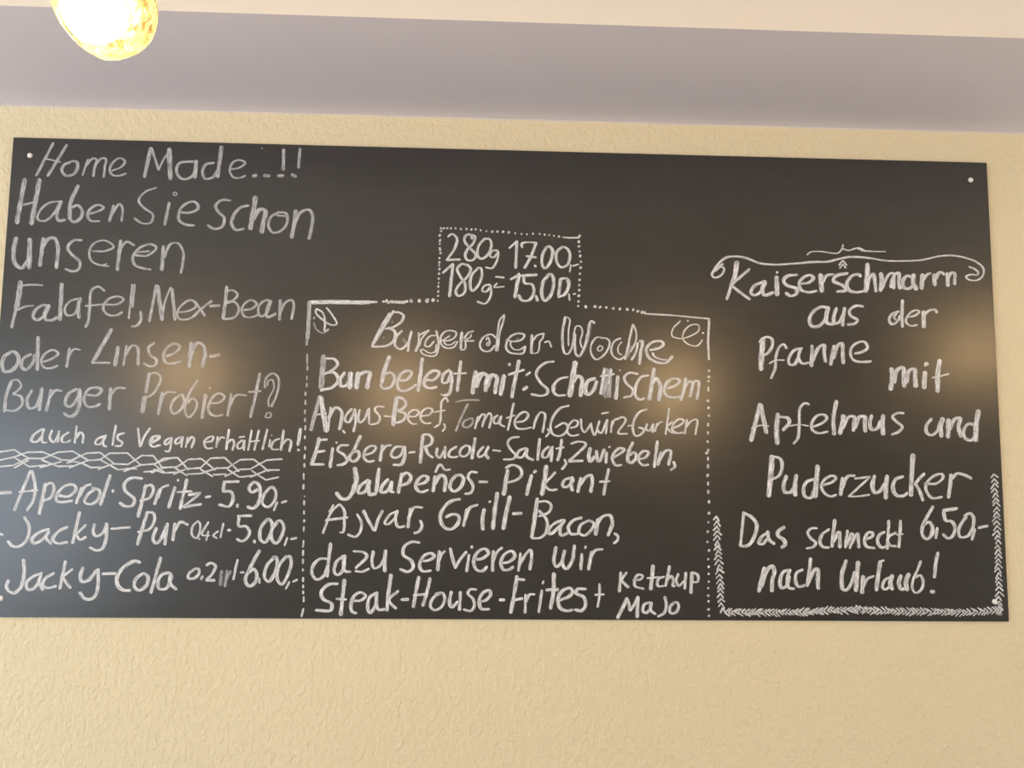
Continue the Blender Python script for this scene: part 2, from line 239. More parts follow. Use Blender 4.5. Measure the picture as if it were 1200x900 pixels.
# ------------------------------------------------------------------ the chalk writing
# Strokes measured on the photograph, then laid on the board's face in metres.
# '@x y [scale]' origin of a measuring window, '=name' a word or ornament, 'width|x y x y ...' one stroke.
# p = straight pieces, s = rubbed smear, f = faint, q = row of dabs, h = herringbone rows.
STROKES = r'''
@0 150
=Home
20|375 105 255 335
20|470 118 335 338
13|310 212 368 226 425 240
20|495 240 450 260 435 300 465 335 515 325 545 280 540 240 500 232
16|620 220 580 332
16|600 270 650 215 680 222 665 280 655 340
16|668 260 715 213 745 218 735 280 730 345
15|785 300 850 275 880 235 845 212 800 235 772 290 790 330 840 335 885 320
=Made
26|1060 140 1015 345
16|1065 140 1085 200 1115 295
13|1115 295 1150 220 1190 165
@180 150
30|110 145 113 240 118 360
20|298 240 240 236 185 247 160 290 180 345 225 360 275 335 298 280
28|300 230 290 350
20|425 245 370 255 345 300 360 355 410 350 450 300
28|478 130 450 345
15|540 290 600 280 645 245 600 225 555 245 535 300 560 345 600 352 645 335
=exclamation
24|698 338 724 333
24|775 333 815 337
24|875 337 912 335
24|970 328 1002 342
24|915 150 912 295
22|1030 145 1018 280
10|756 142 766 142
@0 150
=Haben
32|175 360 118 668
34|278 362 220 675
14|165 540 245 520
16|435 515 350 525 285 575 265 640 310 655 380 600 415 540
22|430 515 402 600 410 650 460 645
26|550 405 495 530 490 640
22|500 560 550 545 580 590 560 640 520 660 490 640
18|625 605 690 585 730 560 690 540 640 565 615 610 635 650 700 655
22|800 545 770 655
17|785 610 840 535 860 560 855 655
=Sie
15|1100 420 1020 450 975 510 1010 560 1075 610 1060 665 1000 670 945 635
@180 150
22|110 525 78 680
9|135 465 150 450 165 462 150 476 135 465
20|185 592 260 595 315 560 290 520 230 530 180 590 180 650 230 680 285 685
=schon
20|540 510 490 505 435 545 455 590 495 630 485 690 430 710 380 685
22|668 545 610 560 560 620 550 680 580 715 635 710
36|718 485 680 710
30|700 640 745 575 785 580 772 660 760 735
18|885 590 825 625 808 690 840 735 900 720 940 660 930 600 885 592
14|868 615 930 620
28|1000 580 988 680 970 770
22|985 680 1040 590 1095 575 1118 620 1110 700 1092 780
@0 260
=unseren
28|115 110 95 200 105 290 150 325 200 270
34|210 120 205 325
28|305 115 280 310
24|290 200 340 120 385 115 408 180 395 325
20|575 130 520 130 475 180 500 225 560 280 555 330 510 348 460 332
15|650 205 740 205 800 175 740 132 670 145 630 200 640 270 690 300 765 312
10|660 290 710 306 750 294
24|850 130 838 220 825 340
18|840 200 890 140 945 165
18|945 235 1040 235 1100 180 1060 157 980 185 935 240 945 300 1000 325 1060 335
14|955 215 1050 205
@180 260
26|70 170 58 340
17|75 250 120 155 170 150 208 210 205 290 192 360
@0 260
=Falafel
34|145 420 125 560 112 620
22|115 600 80 745
16|140 450 220 442 300 445
15|125 620 180 595 235 590
22|345 592 300 586 250 620 232 668 260 690 310 660 350 590
24|345 585 315 640 320 685 370 690 400 670
30|435 435 420 690
16|545 540 490 560 455 610 470 655 520 650 555 590
26|565 535 550 600 555 675
18|735 485 690 455 645 480 630 600 620 700 600 740
13|600 592 720 580
17|735 580 820 580 870 545 830 525 760 545 725 610 755 650 810 658 860 635
15|930 440 905 680
17|948 440 930 600
20|990 630 990 690 960 730 925 735
@180 260
=Mex-Bean
20|20 445 -30 700
30|28 450 60 690
14|120 460 80 560 65 640
26|130 470 150 690
16|175 635 250 625 300 590 270 550 210 575 165 635 180 680 240 685 290 660
19|290 560 360 660
18|410 555 350 600 280 665
20|395 592 465 588
22|515 455 500 600 488 680
16|510 490 555 480 590 510 560 550 510 560
18|515 570 570 565 600 610 570 670 490 685
16|635 620 690 610 725 575 690 550 645 570 620 620 640 665 700 668 740 650
17|830 560 795 550 750 578 735 630 755 665 795 640 825 560
19|820 555 795 620 800 670 860 645
22|890 550 885 690
18|888 640 930 565 975 550 985 590 970 685
@0 380
=oder
26|80 195 32 225 15 280 30 330 80 325 122 280 128 225 95 192 60 198
22|220 210 165 240 150 290 180 320 225 280 245 215
28|268 90 262 320
18|300 265 370 240 410 205 370 180 320 205 290 260 305 300 350 310 405 290
22|490 170 468 300
15|475 240 520 175 565 180
=Linsen
28|785 35 650 270
15|645 270 775 272
28|830 160 808 290
18|890 150 868 290
20|880 220 930 150 965 160 970 285
19|1085 130 1045 165 1055 215 1100 250 1090 288 1050 295 1010 275
@180 380
20|90 225 150 200 185 160 150 135 100 160 70 220 85 270 140 275 190 260
30|265 130 250 300
24|260 220 310 130 350 150 362 210 340 300
22|395 227 465 215
@0 380
=Burger
22|80 400 45 500 30 615
16|75 400 120 390 150 430 120 470 90 490
18|90 490 150 510 155 560 110 605 35 605
22|225 465 190 530 205 590 250 580 285 500
28|295 450 275 605
22|360 460 325 610
20|340 530 390 465 435 470
22|540 455 480 490 460 560 490 580 540 530 560 460
24|560 455 560 560 530 630 490 650 450 625
20|610 495 680 500 715 460 670 445 620 460 590 520 610 575 660 580 705 560
26|778 450 768 600
20|770 510 820 450 880 450
=Probiert
26|1050 345 1025 480
34|1018 510 1000 620
17|1040 360 1090 340 1130 370 1110 440 1060 500 1000 520
@180 380
22|60 480 32 635
15|45 560 90 480 155 480
18|190 495 145 530 120 590 140 630 190 600 215 540 200 490
16|310 390 240 510 220 610 245 655 290 610 305 550 270 520 240 555
26|365 495 340 660
16|392 450 398 450
18|400 555 460 550 500 510 460 485 410 520 385 580 400 630 450 645 485 635
22|545 490 520 645
18|530 590 580 500 650 500
20|748 345 710 530 680 655
15|665 475 755 470
16|782 445 790 380 840 345 878 380 870 480 828 580
12|810 580 808 530 845 450 835 390 805 400 800 430
12|785 655 800 622 825 625 820 655 790 655
@0 380
=auch
17|300 735 240 775 220 820 260 825 300 780
17|310 735 295 790 300 830 330 830
17|365 745 350 800 375 830 410 780
17|415 750 405 830
16|485 758 440 790 435 825 470 830 495 815
17|540 715 525 835
17|535 800 565 760 585 780 580 835
=als
16|735 785 680 810 670 840 700 845 740 800
17|745 780 725 820 730 855 750 860
18|815 710 790 850
16|875 765 830 780 830 810 860 830 850 855 810 855
=Vegan
16|970 730 985 860
16|985 860 1015 790 1055 730
16|1060 830 1110 800 1100 785 1065 800 1055 845 1080 860 1130 850
@180 380
16|-20 840 30 810 45 790 10 785 -20 820 -10 860 40 850
15|110 800 78 825 80 845 110 830 125 800
15|125 795 120 860 105 895 80 890
15|190 792 155 815 155 840 185 830 205 790
16|205 790 195 865
16|240 795 225 865
16|232 840 270 790 285 805 265 870
=erhaeltlich
16|365 830 410 820 420 790 385 795 355 830 370 870 415 870
16|452 790 440 865
14|445 840 475 795 500 800
18|530 740 510 880
16|515 840 550 810 565 830 555 885
15|625 815 590 845 595 875 625 865 640 820
15|640 815 635 885
13|600 795 640 790
17|690 745 665 885
17|740 745 708 885
12|675 825 745 818
18|800 740 765 880
15|820 812 812 862
10|828 780 832 782
15|885 805 845 822 830 875 880 880
18|915 745 895 885
17|900 850 940 810 965 820 955 895
24|1033 735 1015 850
24|1016 882 1022 887
@0 500
=lattice
p12|-20 180 100 163 200 222 300 225 405 180 510 172 620 237 705 232 770 187 895 185 990 270 1080 262 1200 220
p12|-20 238 95 215 190 180 300 178 430 232 500 238 610 186 705 182 805 262 900 265 1000 202 1080 205 1140 288 1210 283
p12|-20 282 95 272 190 225 225 222
p12|100 215 205 282 320 270
p12|100 290 200 235
p12|295 235 410 280 510 275
p12|280 288 430 245
p12|470 255 520 240
p12|500 240 590 262 640 288 720 285
p12|485 290 620 236
p12|705 232 830 303 940 293
p12|690 300 805 257
p12|870 315 1000 265
p10|905 293 965 298
p12|1010 318 1085 312 1150 285
p12|1080 262 1160 325 1210 322
p12|1065 325 1110 305
@180 500
p12|0 268 75 222 170 218 245 305
p12|50 290 165 283 245 230 335 225 435 305
p12|240 296 330 290 400 222 500 218 600 315
p12|435 292 520 290 610 232 705 230 810 315
p12|600 302 680 298 795 235 905 228
p12|800 305 885 305
p12|0 300 70 325 165 320
p12|140 335 240 292
p12|150 290 235 345
p12|235 334 330 330 430 297
p12|330 300 415 350
p12|420 338 510 333
p12|500 350 605 302
p12|520 300 605 355 700 344
p12|680 355 800 305
p12|690 310 790 375 880 355
@0 500
=Aperol
24|-8 466 78 463
20|215 310 165 430 100 590
20|225 310 245 400 240 500 190 590
15|135 460 265 445
24|320 400 300 500 275 615
20|310 420 360 395 380 430 355 500 300 520
22|400 480 480 490 535 440 520 410 460 415 405 470 395 520 440 530 510 520
22|575 430 535 540
20|560 490 600 420 640 405
22|670 435 615 480 595 530 640 545 690 510 700 450 650 430
24|775 340 705 550
26|790 452 798 452
=Spritz
24|1000 365 930 360 875 400 880 450 945 510 930 555 880 558 840 535
22|1025 410 1000 520 970 635
20|1010 430 1060 410 1080 440 1050 500 985 520
@180 500
24|45 440 5 545
20|30 500 60 430 105 410
24|150 425 105 570
20|168 378 176 376
24|235 370 185 580
18|165 460 270 455
p20|245 480 330 465 210 565 335 545
20|365 495 400 490
=5.90
20|490 388 600 386
22|498 390 488 455
22|488 455 545 458 558 515 530 560 460 548
20|592 545 586 565
24|735 440 690 460 670 430 710 390 740 410 750 480 730 550 695 575 660 562
20|815 430 775 480 765 540 800 565 845 530 860 460 835 425 810 435
16|870 530 845 590
16|900 535 935 522
@0 500
=Jacky
20|-8 750 20 762
22|170 635 205 700 190 790 140 840 90 840 55 805
22|345 720 280 740 225 790 235 820 290 800 345 740
20|345 730 325 780 360 825
22|475 705 420 730 370 790 400 820 475 812
24|560 600 510 820
18|605 690 530 760
20|540 765 560 795 605 775
22|665 685 655 740 675 770 720 750 750 690
22|750 680 745 790 720 855 680 870 630 850
18|780 718 915 708
=Pur
22|1035 600 1000 720 965 830
20|1035 600 1080 610 1085 660 1050 720 970 740
22|1100 710 1075 790 1095 820 1130 790 1170 700
24|1178 680 1158 830
@180 500
24|150 680 135 800
22|145 740 190 670 240 690
=0.4cl
15|315 660 275 700 270 760 300 785 325 740 325 680 310 665
15|318 788 324 792
14|385 670 340 760 395 765
14|385 735 370 800
14|455 735 420 765 445 785
16|490 680 470 780
22|522 728 540 727
=5.00
18|590 628 690 626
20|600 630 600 700 650 700 675 740 650 790 620 805 585 790
24|708 800 710 815
22|800 650 755 710 750 790 780 815 820 760 832 680 810 648 790 665
22|870 665 830 730 835 800 860 820 900 770 915 700 890 660 865 670
17|940 780 920 835
17|965 790 1005 782
@0 650
=Jacky
24|165 35 170 130 145 230 100 270 60 255 45 220 60 180
22|295 130 230 155 185 200 195 245 240 235 285 160
20|290 140 275 190 300 250
22|380 130 320 165 300 215 330 235 395 220
24|460 45 420 240
20|510 100 435 160
22|440 160 495 235
24|585 90 565 150 575 190 620 180 680 110
24|690 100 690 200 670 290 630 315 590 305 560 265
22|720 135 810 130
=Cola
28|985 55 950 45 880 80 825 150 830 220 870 250 915 252
24|1010 130 955 170 945 225 975 250 1030 215 1040 155 1010 130
24|1130 20 1060 270
@180 600
24|110 425 60 440 30 490 40 540 90 535 130 450
24|120 430 115 500 160 545
=0.2ml
20|290 400 250 430 245 465 285 465 320 430 315 400 285 400
18|345 450 335 475
20|370 375 405 358 435 380 415 430 370 480
20|370 480 430 480
s34|480 408 468 520
s30|520 405 500 530
s26|545 410 515 470
18|590 335 560 475
16|610 425 635 425
=6.00
24|745 270 680 390 645 480 670 520 710 500 725 430 700 400 665 430
20|740 465 745 500
22|850 315 795 380 780 460 810 490 850 430 870 350 855 315 835 325
22|935 310 880 380 870 470 900 510 940 450 968 360 955 310 925 325
17|955 490 930 540
17|980 490 1010 475
@340 330
=left_corner
p28|140 146 300 143 500 147 560 144
p16|540 145 612 143
p28|137 140 130 280 122 400
p16|122 390 116 445
q16|655 140 670 140 680 135 692 148 705 140 718 142 730 143 800 145 810 140 822 140
20|735 143 800 147
q22|850 135 908 135 962 135 1005 130
p14|120 510 120 580
p14|122 590 122 622
p14|118 665 118 690
p14|118 715 116 740
p14|108 775 108 800
p14|108 835 108 865
@180 380
p14|1068 485 1066 500
p14|1068 540 1066 562
p14|1065 603 1063 630
p14|1065 660 1065 685
p14|1068 713 1066 742
p14|1065 785 1063 805
p14|1065 860 1066 882
@180 500
p14|1062 195 1060 225
p14|1060 260 1060 285
p14|1055 330 1055 370
p14|1055 405 1053 438
p10|1062 488 1062 492
p14|1058 520 1058 550
p14|1058 590 1057 615
p16|1060 655 1058 670
p14|1057 705 1055 735
p14|1055 800 1053 835
@180 600
p14|1050 242 1050 247
p14|1052 270 1050 305
p14|1050 330 1050 362
p14|1050 400 1050 415
p14|1052 460 1050 490
p14|1052 513 1052 533
p14|1052 555 1052 575
p14|1056 595 1055 632
p16|1053 680 1040 735
@340 330
=left_leaf
13|185 190 180 215 230 270 290 305 328 298 300 240 255 182
13|185 190 230 220 245 290 240 340
s16|165 285 185 335 230 362 270 340
12|165 262 172 250
12|240 350 272 335
@500 250
=price_box_frame
q13|100 105 120 105 145 105 170 105 203 105 240 110 280 110 315 113 345 113 380 120 420 125 460 128 497 128 537 130 577 133 622 140 667 145 705 147 747 143 795 145 830 150 862 153 895 158 930 163
p12|955 168 1000 172 1075 171
q13|102 125 92 155 95 185 93 195 92 215 92 245 95 258 97 280 90 315 90 345 88 365 90 392 87 425 85 460 85 490 82 515 82 550 80 580 78 615
q15|1075 158 1070 200 1070 232 1075 268 1080 300 1085 340 1083 382 1078 425 1075 468 1073 505 1073 540 1070 580 1068 620 1065 652
q19|5 610 45 610
q18|1118 657 1185 655
=280g
17|150 165 180 145 213 175 200 240 140 330
17|140 328 235 325
17|320 180 310 150 275 155 265 190 300 240 345 290 330 325 290 330 270 300 290 250 325 215 340 165 310 150
17|410 175 365 230 360 300 385 320 430 290 455 220 440 180 410 180
15|500 260 460 265 445 300 470 310 505 270
15|505 268 495 330 460 385 415 380
=17.00
16|580 245 635 195
20|635 195 625 385
16|672 240 668 215 690 205 770 206
20|770 206 735 300 688 385
15|700 300 770 310
20|760 365 768 375
20|845 235 815 290 815 370 835 388 870 340 885 260 860 232 835 245
18|955 235 915 270 915 340 945 380 990 360 1008 290 985 245 950 235
13|1015 360 1005 412
13|1028 370 1070 358
=180g
17|112 420 185 355
22|185 355 160 585
18|290 370 250 355 215 390 235 440 270 500 260 565 220 580 205 550 230 500 290 440 310 390 285 360
18|365 380 320 430 305 500 320 545 360 510 388 440 380 385 355 385
15|445 500 405 510 390 545 420 550 450 510
15|450 505 450 580 410 635 355 620
13|485 445 545 452
13|495 492 472 518 545 515
=15.00
18|590 465 650 430
26|650 425 620 590
19|665 438 775 432
20|682 440 690 490 740 500 755 550 720 610 670 610 645 575
22|768 580 780 615
22|860 430 820 480 810 580 830 615 870 580 893 490 880 430 850 430
24|942 460 928 580
22|940 460 985 460 1000 500 970 570 925 588
13|1000 565 1005 612
13|1030 568 1048 565
@340 330
=Bun
40|235 522 218 750
20|255 540 310 545 335 580 300 620 240 650
22|260 640 310 640 340 690 300 740 215 765
24|385 640 350 690 360 735 400 725 430 650
34|425 640 420 750
34|480 640 465 750
28|475 660 530 635 560 640 550 700 540 750
=belegt
26|700 525 660 630 645 710
20|660 650 710 640 735 680 700 745 650 750 635 720
20|770 695 820 690 855 640 830 625 780 650 755 720 770 765 820 765 885 725
26|930 540 900 770
22|955 690 1010 690 1050 640 1010 625 955 670 945 730 980 750 1030 740
20|1120 620 1080 650 1070 710 1100 710 1130 650
22|1130 630 1135 720 1115 790 1080 800
24|1200 560 1175 770
14|1150 647 1240 643
@0 650
@340 330
=Burger
17|728 205 650 335 575 455
17|700 222 640 320 580 440
17|722 215 770 218 798 240 782 280 725 320 670 332
20|690 325 735 350 732 410 680 450 575 458
s40|655 400 660 390
s24|712 285 725 280
17|788 345 745 390 738 450 775 475 830 430 855 350
16|850 355 840 400 828 490
s26|790 400 820 440
@470 350 8
17|165 320 165 400 135 495
17|165 345 210 320 262 295
14|262 295 220 340 190 380 175 430 140 495
18|330 345 275 350 230 400 225 440 260 450 310 400
18|330 300 350 400 345 480 325 530 280 540 200 515 185 480 215 478
13|330 430 320 495 270 510 215 480
s26|330 370 345 400
17|370 385 430 395 500 365 518 320 480 300 410 310 370 370 385 440 440 465 500 450 530 400
14|455 350 400 390 420 430 470 430 510 400
s16|440 345 470 340
25|570 315 562 400 560 470
16|560 480 595 475 605 420 595 390
17|590 375 630 320 680 303
14|655 335 655 355 610 385 600 400
16|600 398 685 395
=der
19|890 370 850 335 790 350 745 400 740 450 775 490 830 490 880 440
16|968 150 925 200 910 280 890 490
16|968 155 960 210 930 300 905 490
15|830 415 808 412 800 435 820 440 832 420 815 360 798 385
20|985 385 1040 400 1130 385 1155 340 1110 325 1040 345 995 400 985 460 1010 500 1070 515 1145 510 1165 445
15|1165 445 1110 480 1050 470 1025 430 1030 410
s22|1080 378 1105 372
@600 350 8
25|188 340 185 420 180 510
19|200 390 235 345 300 325
14|300 330 285 375 262 400 255 460 240 505 180 515
16|305 410 345 400 370 455
=Woche
23|500 170 475 300 475 440 490 510
19|490 510 520 520 560 460 585 310
14|500 170 540 190 530 300 530 440
15|585 310 600 260 640 260 660 310 640 400 655 460
21|590 330 590 440 600 520 630 540 680 450 710 330
21|775 230 745 210 720 260 715 330
s24|740 240 710 400 670 500
18|850 365 790 365 740 440 745 520 790 570 850 540 905 460 915 400 880 370 835 370
14|825 440 800 465 810 490 835 485 850 455 825 440
19|1020 370 960 400 930 470 950 540 1010 570 1060 540
14|1028 405 995 450 1000 510 1030 525
19|1135 240 1110 340 1090 440 1060 570
16|1140 245 1165 320 1160 400 1110 500
s30|1120 440 1075 560
@690 340
19|355 360 375 355 365 440 355 520
16|300 490 330 440 345 370
20|430 420 490 410 525 380 510 360 450 365 405 410 415 465 460 500 540 512 590 465
14|448 440 460 465 500 485 550 492
s16|460 405 480 400
@500 400
=mit
34|345 212 322 365
28|350 320 375 250 405 228 425 245 418 300 415 350
28|345 300 365 240 400 222
28|425 320 450 255 475 238 495 255 488 310 480 365
26|415 300 440 245 470 232
34|545 240 520 375
11|572 160 588 155 580 172
24|650 135 615 300 598 395
18|575 235 685 200
18|700 238 728 218
24|678 340 708 320
=Schottischem
19|895 142 840 150 790 185 770 230 800 290 850 340 850 365
20|850 370 810 382 735 372
@600 350 8
26|525 735 450 750 400 800 390 870
@500 400
20|890 310 890 350 915 378 975 378
34|1045 145 1020 300 1005 385
28|1020 300 1060 245 1090 260 1082 385
@660 440
26|225 20 175 40 155 110 175 135 215 100 235 40
f30|290 -50 270 130
f40|310 -40 300 150
f26|335 -45 325 150
20|292 -42 262 130
14|335 -45 322 60
14|260 5 360 -10
26|385 5 370 165
12|395 -38 402 -34
@690 340
18|345 590 290 580 250 610 265 655 310 700 300 740 245 755
20|420 600 370 610 330 680 330 745 360 770 390 760
26|460 550 440 680 425 770
26|440 660 475 620 495 650 505 700 490 775
20|555 690 610 670 640 635 600 620 550 650 530 700 545 740 600 755 660 745
22|680 620 670 700 645 775
18|670 690 710 640 730 660 712 750
18|715 720 745 640 770 640 762 770
@350 440
=Angus
26|150 145 110 290 85 385
30|155 150 180 300 195 395
13|130 275 195 265
16|225 225 205 390
22|210 300 260 225 300 250 300 320 285 380
17|375 235 340 270 325 315 350 330 380 280 395 235
16|395 235 400 330 385 395
15|310 385 325 405
16|430 240 418 300 430 330 460 310 490 240
16|495 230 495 340
16|600 220 550 220 535 240 570 290 560 330 505 345
13|600 285 650 290
=Beef
26|690 155 670 280 665 350
20|700 150 740 170 755 200 730 235 695 245
20|700 250 750 270 740 310 700 330 655 330
14|775 290 825 285 845 255 815 240 775 265 770 310 800 340 830 340
16|860 285 920 275 940 240 900 230 860 265 860 310 885 335 930 335
14|1050 185 1035 155 1005 185 1000 250 990 340 955 365
11|945 258 1030 245
12|1020 340 1030 365 1010 393
10|1000 130 1020 142 1045 128
@500 400
=Tomaten
f16|205 425 280 412 370 415
f16|290 440 250 520 205 630
f16|310 540 265 560 255 595 290 605 325 570 320 540
15|360 530 340 615
15|350 570 395 510 410 520 390 600
15|395 570 440 505 455 520 440 610
15|500 520 475 540 475 575 500 575 520 530
15|525 525 515 580 550 600
16|612 435 590 540 570 625
11|560 540 620 520
16|625 570 690 555 715 515 690 495 645 520 618 570 635 610 690 615 735 605
16|775 525 750 615
16|755 580 800 500 830 510 815 640
=Gewuerz
14|850 615 862 640 838 672
17|1000 452 940 470 890 530 870 600 890 655 940 665 985 630 990 590 960 575 905 605
15|1010 610 1055 595 1065 565 1035 555 995 600 990 640 1020 665 1070 655
@660 440
14|125 305 130 370 150 400 195 340
14|195 335 205 390 220 420 255 320
15|250 330 240 380 265 405 310 310
15|312 310 300 410
12|270 268 320 260
14|345 320 335 400
14|335 365 365 310 400 300
15|375 310 420 292 440 310 420 350 385 405 450 410
12|455 355 482 350
=Gurken
16|590 238 540 255 500 310 490 380 510 425 545 415 570 380 530 365
14|590 340 582 375 605 390 635 340
14|635 340 628 400
13|660 335 645 395
13|650 365 680 330 700 325
15|745 230 720 415
13|770 325 725 360
13|725 360 760 400 800 405
15|775 370 820 350 850 320 820 305 780 335 765 380 800 405 845 400
14|870 310 855 410
14|860 370 900 320 940 310 930 415
@350 440
=Eisberg
24|145 440 120 540 90 625
18|145 455 200 450
17|120 540 185 530
18|85 625 178 625
24|240 510 220 645
16|262 474 270 470
20|350 490 290 495 275 525 320 560 340 600 310 625 270 632
22|435 425 385 530 355 580 385 605 425 570 415 530 375 545
20|465 560 520 540 545 505 510 495 465 530 460 580 490 605 530 600
24|590 490 572 600
20|585 530 615 495 650 490
20|735 500 680 505 650 560 680 580 725 550 738 505
22|745 500 745 570 720 625 665 628
17|775 542 818 538
=Rucola
26|872 425 855 615
20|870 420 910 415 940 440 930 480 880 505
20|890 500 910 550 945 577
18|975 510 970 560 990 580 1025 520
20|1030 500 1028 580
19|1110 500 1065 530 1055 565 1085 575 1118 570
@500 400
18|280 730 240 760 235 800 265 810 300 780 300 740 270 730
22|340 680 318 825
18|400 740 360 790 365 815 400 800 430 755
20|435 740 415 790 435 825
15|465 765 520 772
=Salat
18|650 672 595 680 570 710 590 760 625 800 610 825 540 830
20|700 750 650 770 635 810 670 815 710 755
20|705 755 705 810 750 835
22|795 685 780 835
18|860 740 820 775 815 815 845 815 880 745
20|885 740 875 845
20|950 690 935 790 920 838
15|910 755 965 745
18|970 830 980 860 950 900
=Zwiebeln
@660 440
18|55 480 110 465 160 480 110 540 40 600
18|40 603 140 600
24|190 510 180 570 190 605 220 570
22|235 530 235 570 250 605 290 520
22|305 540 300 615
15|320 504 330 502
20|355 575 405 545 430 520 400 510 360 540 345 590 370 630 410 630
22|490 470 460 540 455 600 480 615 515 570 500 540 465 560
20|530 590 580 575 600 540 570 530 535 560 530 600 560 630 600 628
22|662 462 640 645
22|690 540 665 630
20|680 590 720 530 755 530 740 630
18|775 605 785 640 755 665
@350 440
=Jalapenos
32|395 650 405 740 385 810
28|385 810 345 865 300 865 265 825
24|490 735 430 780 420 825 460 820 500 740
26|500 740 490 800 500 840
28|565 655 545 820
24|500 840 545 830
24|630 730 585 780 580 820 620 815 655 755
24|655 745 650 815 670 820
26|725 690 700 825
24|720 710 760 685 790 710 770 755 710 775
22|830 770 890 750 910 720 880 705 835 740 825 790 860 820 910 805
28|960 710 945 815
26|950 770 1000 700 1030 720 1025 815
18|960 680 995 625 1030 665 1065 660
24|1110 700 1075 740 1065 790 1090 815 1135 790 1160 730 1140 700 1105 705
@660 440
=right_frame
@690 340
q17|42 115 80 120 122 122 172 128 218 132 270 135 312 138 345 148 375 155 392 158
p9|395 164 560 174 700 188 850 204
p7|400 168 560 178
p8|560 175 690 185 850 200
p14|848 205 840 350 845 490
p8|842 210 835 360 840 480
q15|845 567 845 610 842 640
p14|840 680 840 705
@660 440
q13|1020 10 1020 40
p14|1020 80 1020 110
q17|1018 178 1022 228 1025 282
p15|1020 335 1018 355
p15|1018 395 1018 412
q17|1016 465 1020 525 1010 545
p17|1018 575 1018 595
p17|1020 625 1018 650
q18|1016 703
p16|1020 750 1018 770
p16|1020 808 1022 828
p16|1025 880 1026 898
@690 340
=right_flourish
11|645 215 590 275 585 320 640 340 720 320 775 280 770 245 720 245 670 290 660 340 700 380 760 392 800 350
14|692 214 700 216
14|798 300 808 302
@520 530
=Jalapenos-end
20|235 142 190 140 170 175 195 210 205 250 190 285 150 292
18|248 208 308 208
=Pikant
26|450 125 435 210 422 300
20|435 110 480 90 535 110 550 150 520 190 440 215
26|618 160 582 300
18|632 142 650 130
28|722 95 708 200 690 300
18|785 140 715 215
20|710 235 750 265 798 262
20|895 180 850 195 835 235 860 245 900 215 910 185
24|905 175 895 230 905 270
26|965 180 942 280
22|945 250 1000 175 1035 160 1045 200 1033 280
20|1160 118 1140 210 1125 300
16|1095 208 1168 203
@350 560
=Ajvar
16|285 185 230 240 170 390
18|290 185 320 230 322 310 310 385 290 382
18|190 298 345 278
14|215 240 245 190
18|410 255 440 310 435 370 400 415 345 398
22|455 230 490 300 530 370
20|590 230 560 290 535 372
18|690 235 640 260 605 320 630 325 680 280
20|695 230 680 290 700 345 745 340
22|785 215 768 350
20|770 290 810 210 870 208
22|855 300 868 340 840 380 812 388
=Grill
24|1135 150 1080 160 1020 210 995 280 1020 345 1070 360 1120 320 1125 270 1090 255 1035 275
@520 530
22|162 400 140 520
22|150 470 185 390 238 370
24|285 400 272 470 275 545
16|318 350 330 345
26|378 285 360 400 345 540
26|465 310 440 420 418 540
22|485 432 548 430
=Bacon
26|658 325 640 460 618 600
20|660 350 720 345 755 370 740 420 670 450
20|670 410 725 480 720 560 680 600 620 605
22|840 475 780 500 735 550 745 575 790 545 850 480
22|850 475 820 530 825 585 868 570
22|970 460 910 480 875 530 895 575 945 572
20|1020 480 965 510 950 560 985 585 1035 550 1055 500 1020 478
28|1085 470 1068 580
24|1070 510 1120 450 1170 445 1185 500 1155 585
@680 580
20|240 270 265 290 260 320 235 340
@350 630
=dazu
22|225 40 210 160 200 275
22|205 150 150 150 100 200 95 260 130 295 180 265 205 200
22|315 130 265 170 250 240 275 262 310 230 325 170
22|325 125 315 190 325 235 365 240
20|385 95 460 105 480 130 400 215
20|398 235 440 240 495 220
20|525 95 515 170 530 215 570 200 600 150
24|612 90 605 160 605 238
=Servieren
22|850 35 800 30 745 60 735 120 790 160 805 210 770 240 712 222
22|848 165 910 160 955 130 930 110 880 130 850 190 870 235 930 232
26|990 95 978 230
16|985 170 1010 110 1030 95
@530 630
20|-15 75 0 140 20 205
20|100 100 50 160 20 215
20|118 120 100 240
20|140 60 135 72
22|155 155 215 145 255 105 230 80 180 100 150 170 175 230 210 235 245 205
26|290 95 282 235
18|285 170 320 95 352 70
22|340 180 400 170 440 130 420 95 370 115 340 180 360 225 400 225 430 205
20|480 110 465 235
20|470 200 515 120 550 85 558 140 545 225
=wir
22|730 65 715 170 735 205 780 160
22|790 90 775 190 800 220 840 170 860 55
24|912 115 903 225
18|938 60 935 75
24|980 100 958 225
20|970 150 1005 90 1058 82
@350 630
=Steak
24|275 325 210 330 160 380 170 430 230 465 225 510 120 510
24|322 295 310 410 295 545
18|265 430 335 435
22|375 445 440 440 470 410 440 385 395 405 368 470 375 520 405 532
22|545 390 500 420 485 490 500 530 535 490 550 430
22|550 385 545 450 560 505 605 505
24|650 260 630 400 620 515
20|700 375 635 440 685 500
20|722 435 772 435
=House
22|845 275 825 380 805 490
22|925 285 900 390 872 480
18|808 405 890 398
20|1000 390 950 420 925 480 955 510 1000 490 1028 430 1010 390 960 395
22|1075 380 1060 450 1075 490 1120 450
22|1138 380 1130 510
@530 630
20|170 365 125 365 110 395 145 430 155 480 130 515 80 505
22|190 450 235 440 270 400 260 370 215 390 190 440 205 500 260 502
22|332 438 368 438
=Frites
24|455 270 435 400 410 530
20|455 290 508 298
20|430 440 495 428
20|515 400 512 530
20|515 450 545 400 580 400
20|630 370 608 525
16|642 305 635 325
24|715 250 710 390 690 500
24|660 368 745 365
24|755 440 820 415 845 380 830 355 780 370 745 420 755 490 800 515 845 508
24|940 362 880 362 870 390 925 420 935 480 905 515 862 505
16|1035 325 1035 400 1022 490
16|1003 402 1068 400
@680 580
=Ketchup
22|285 545 275 680
20|325 545 285 600
20|285 600 340 650
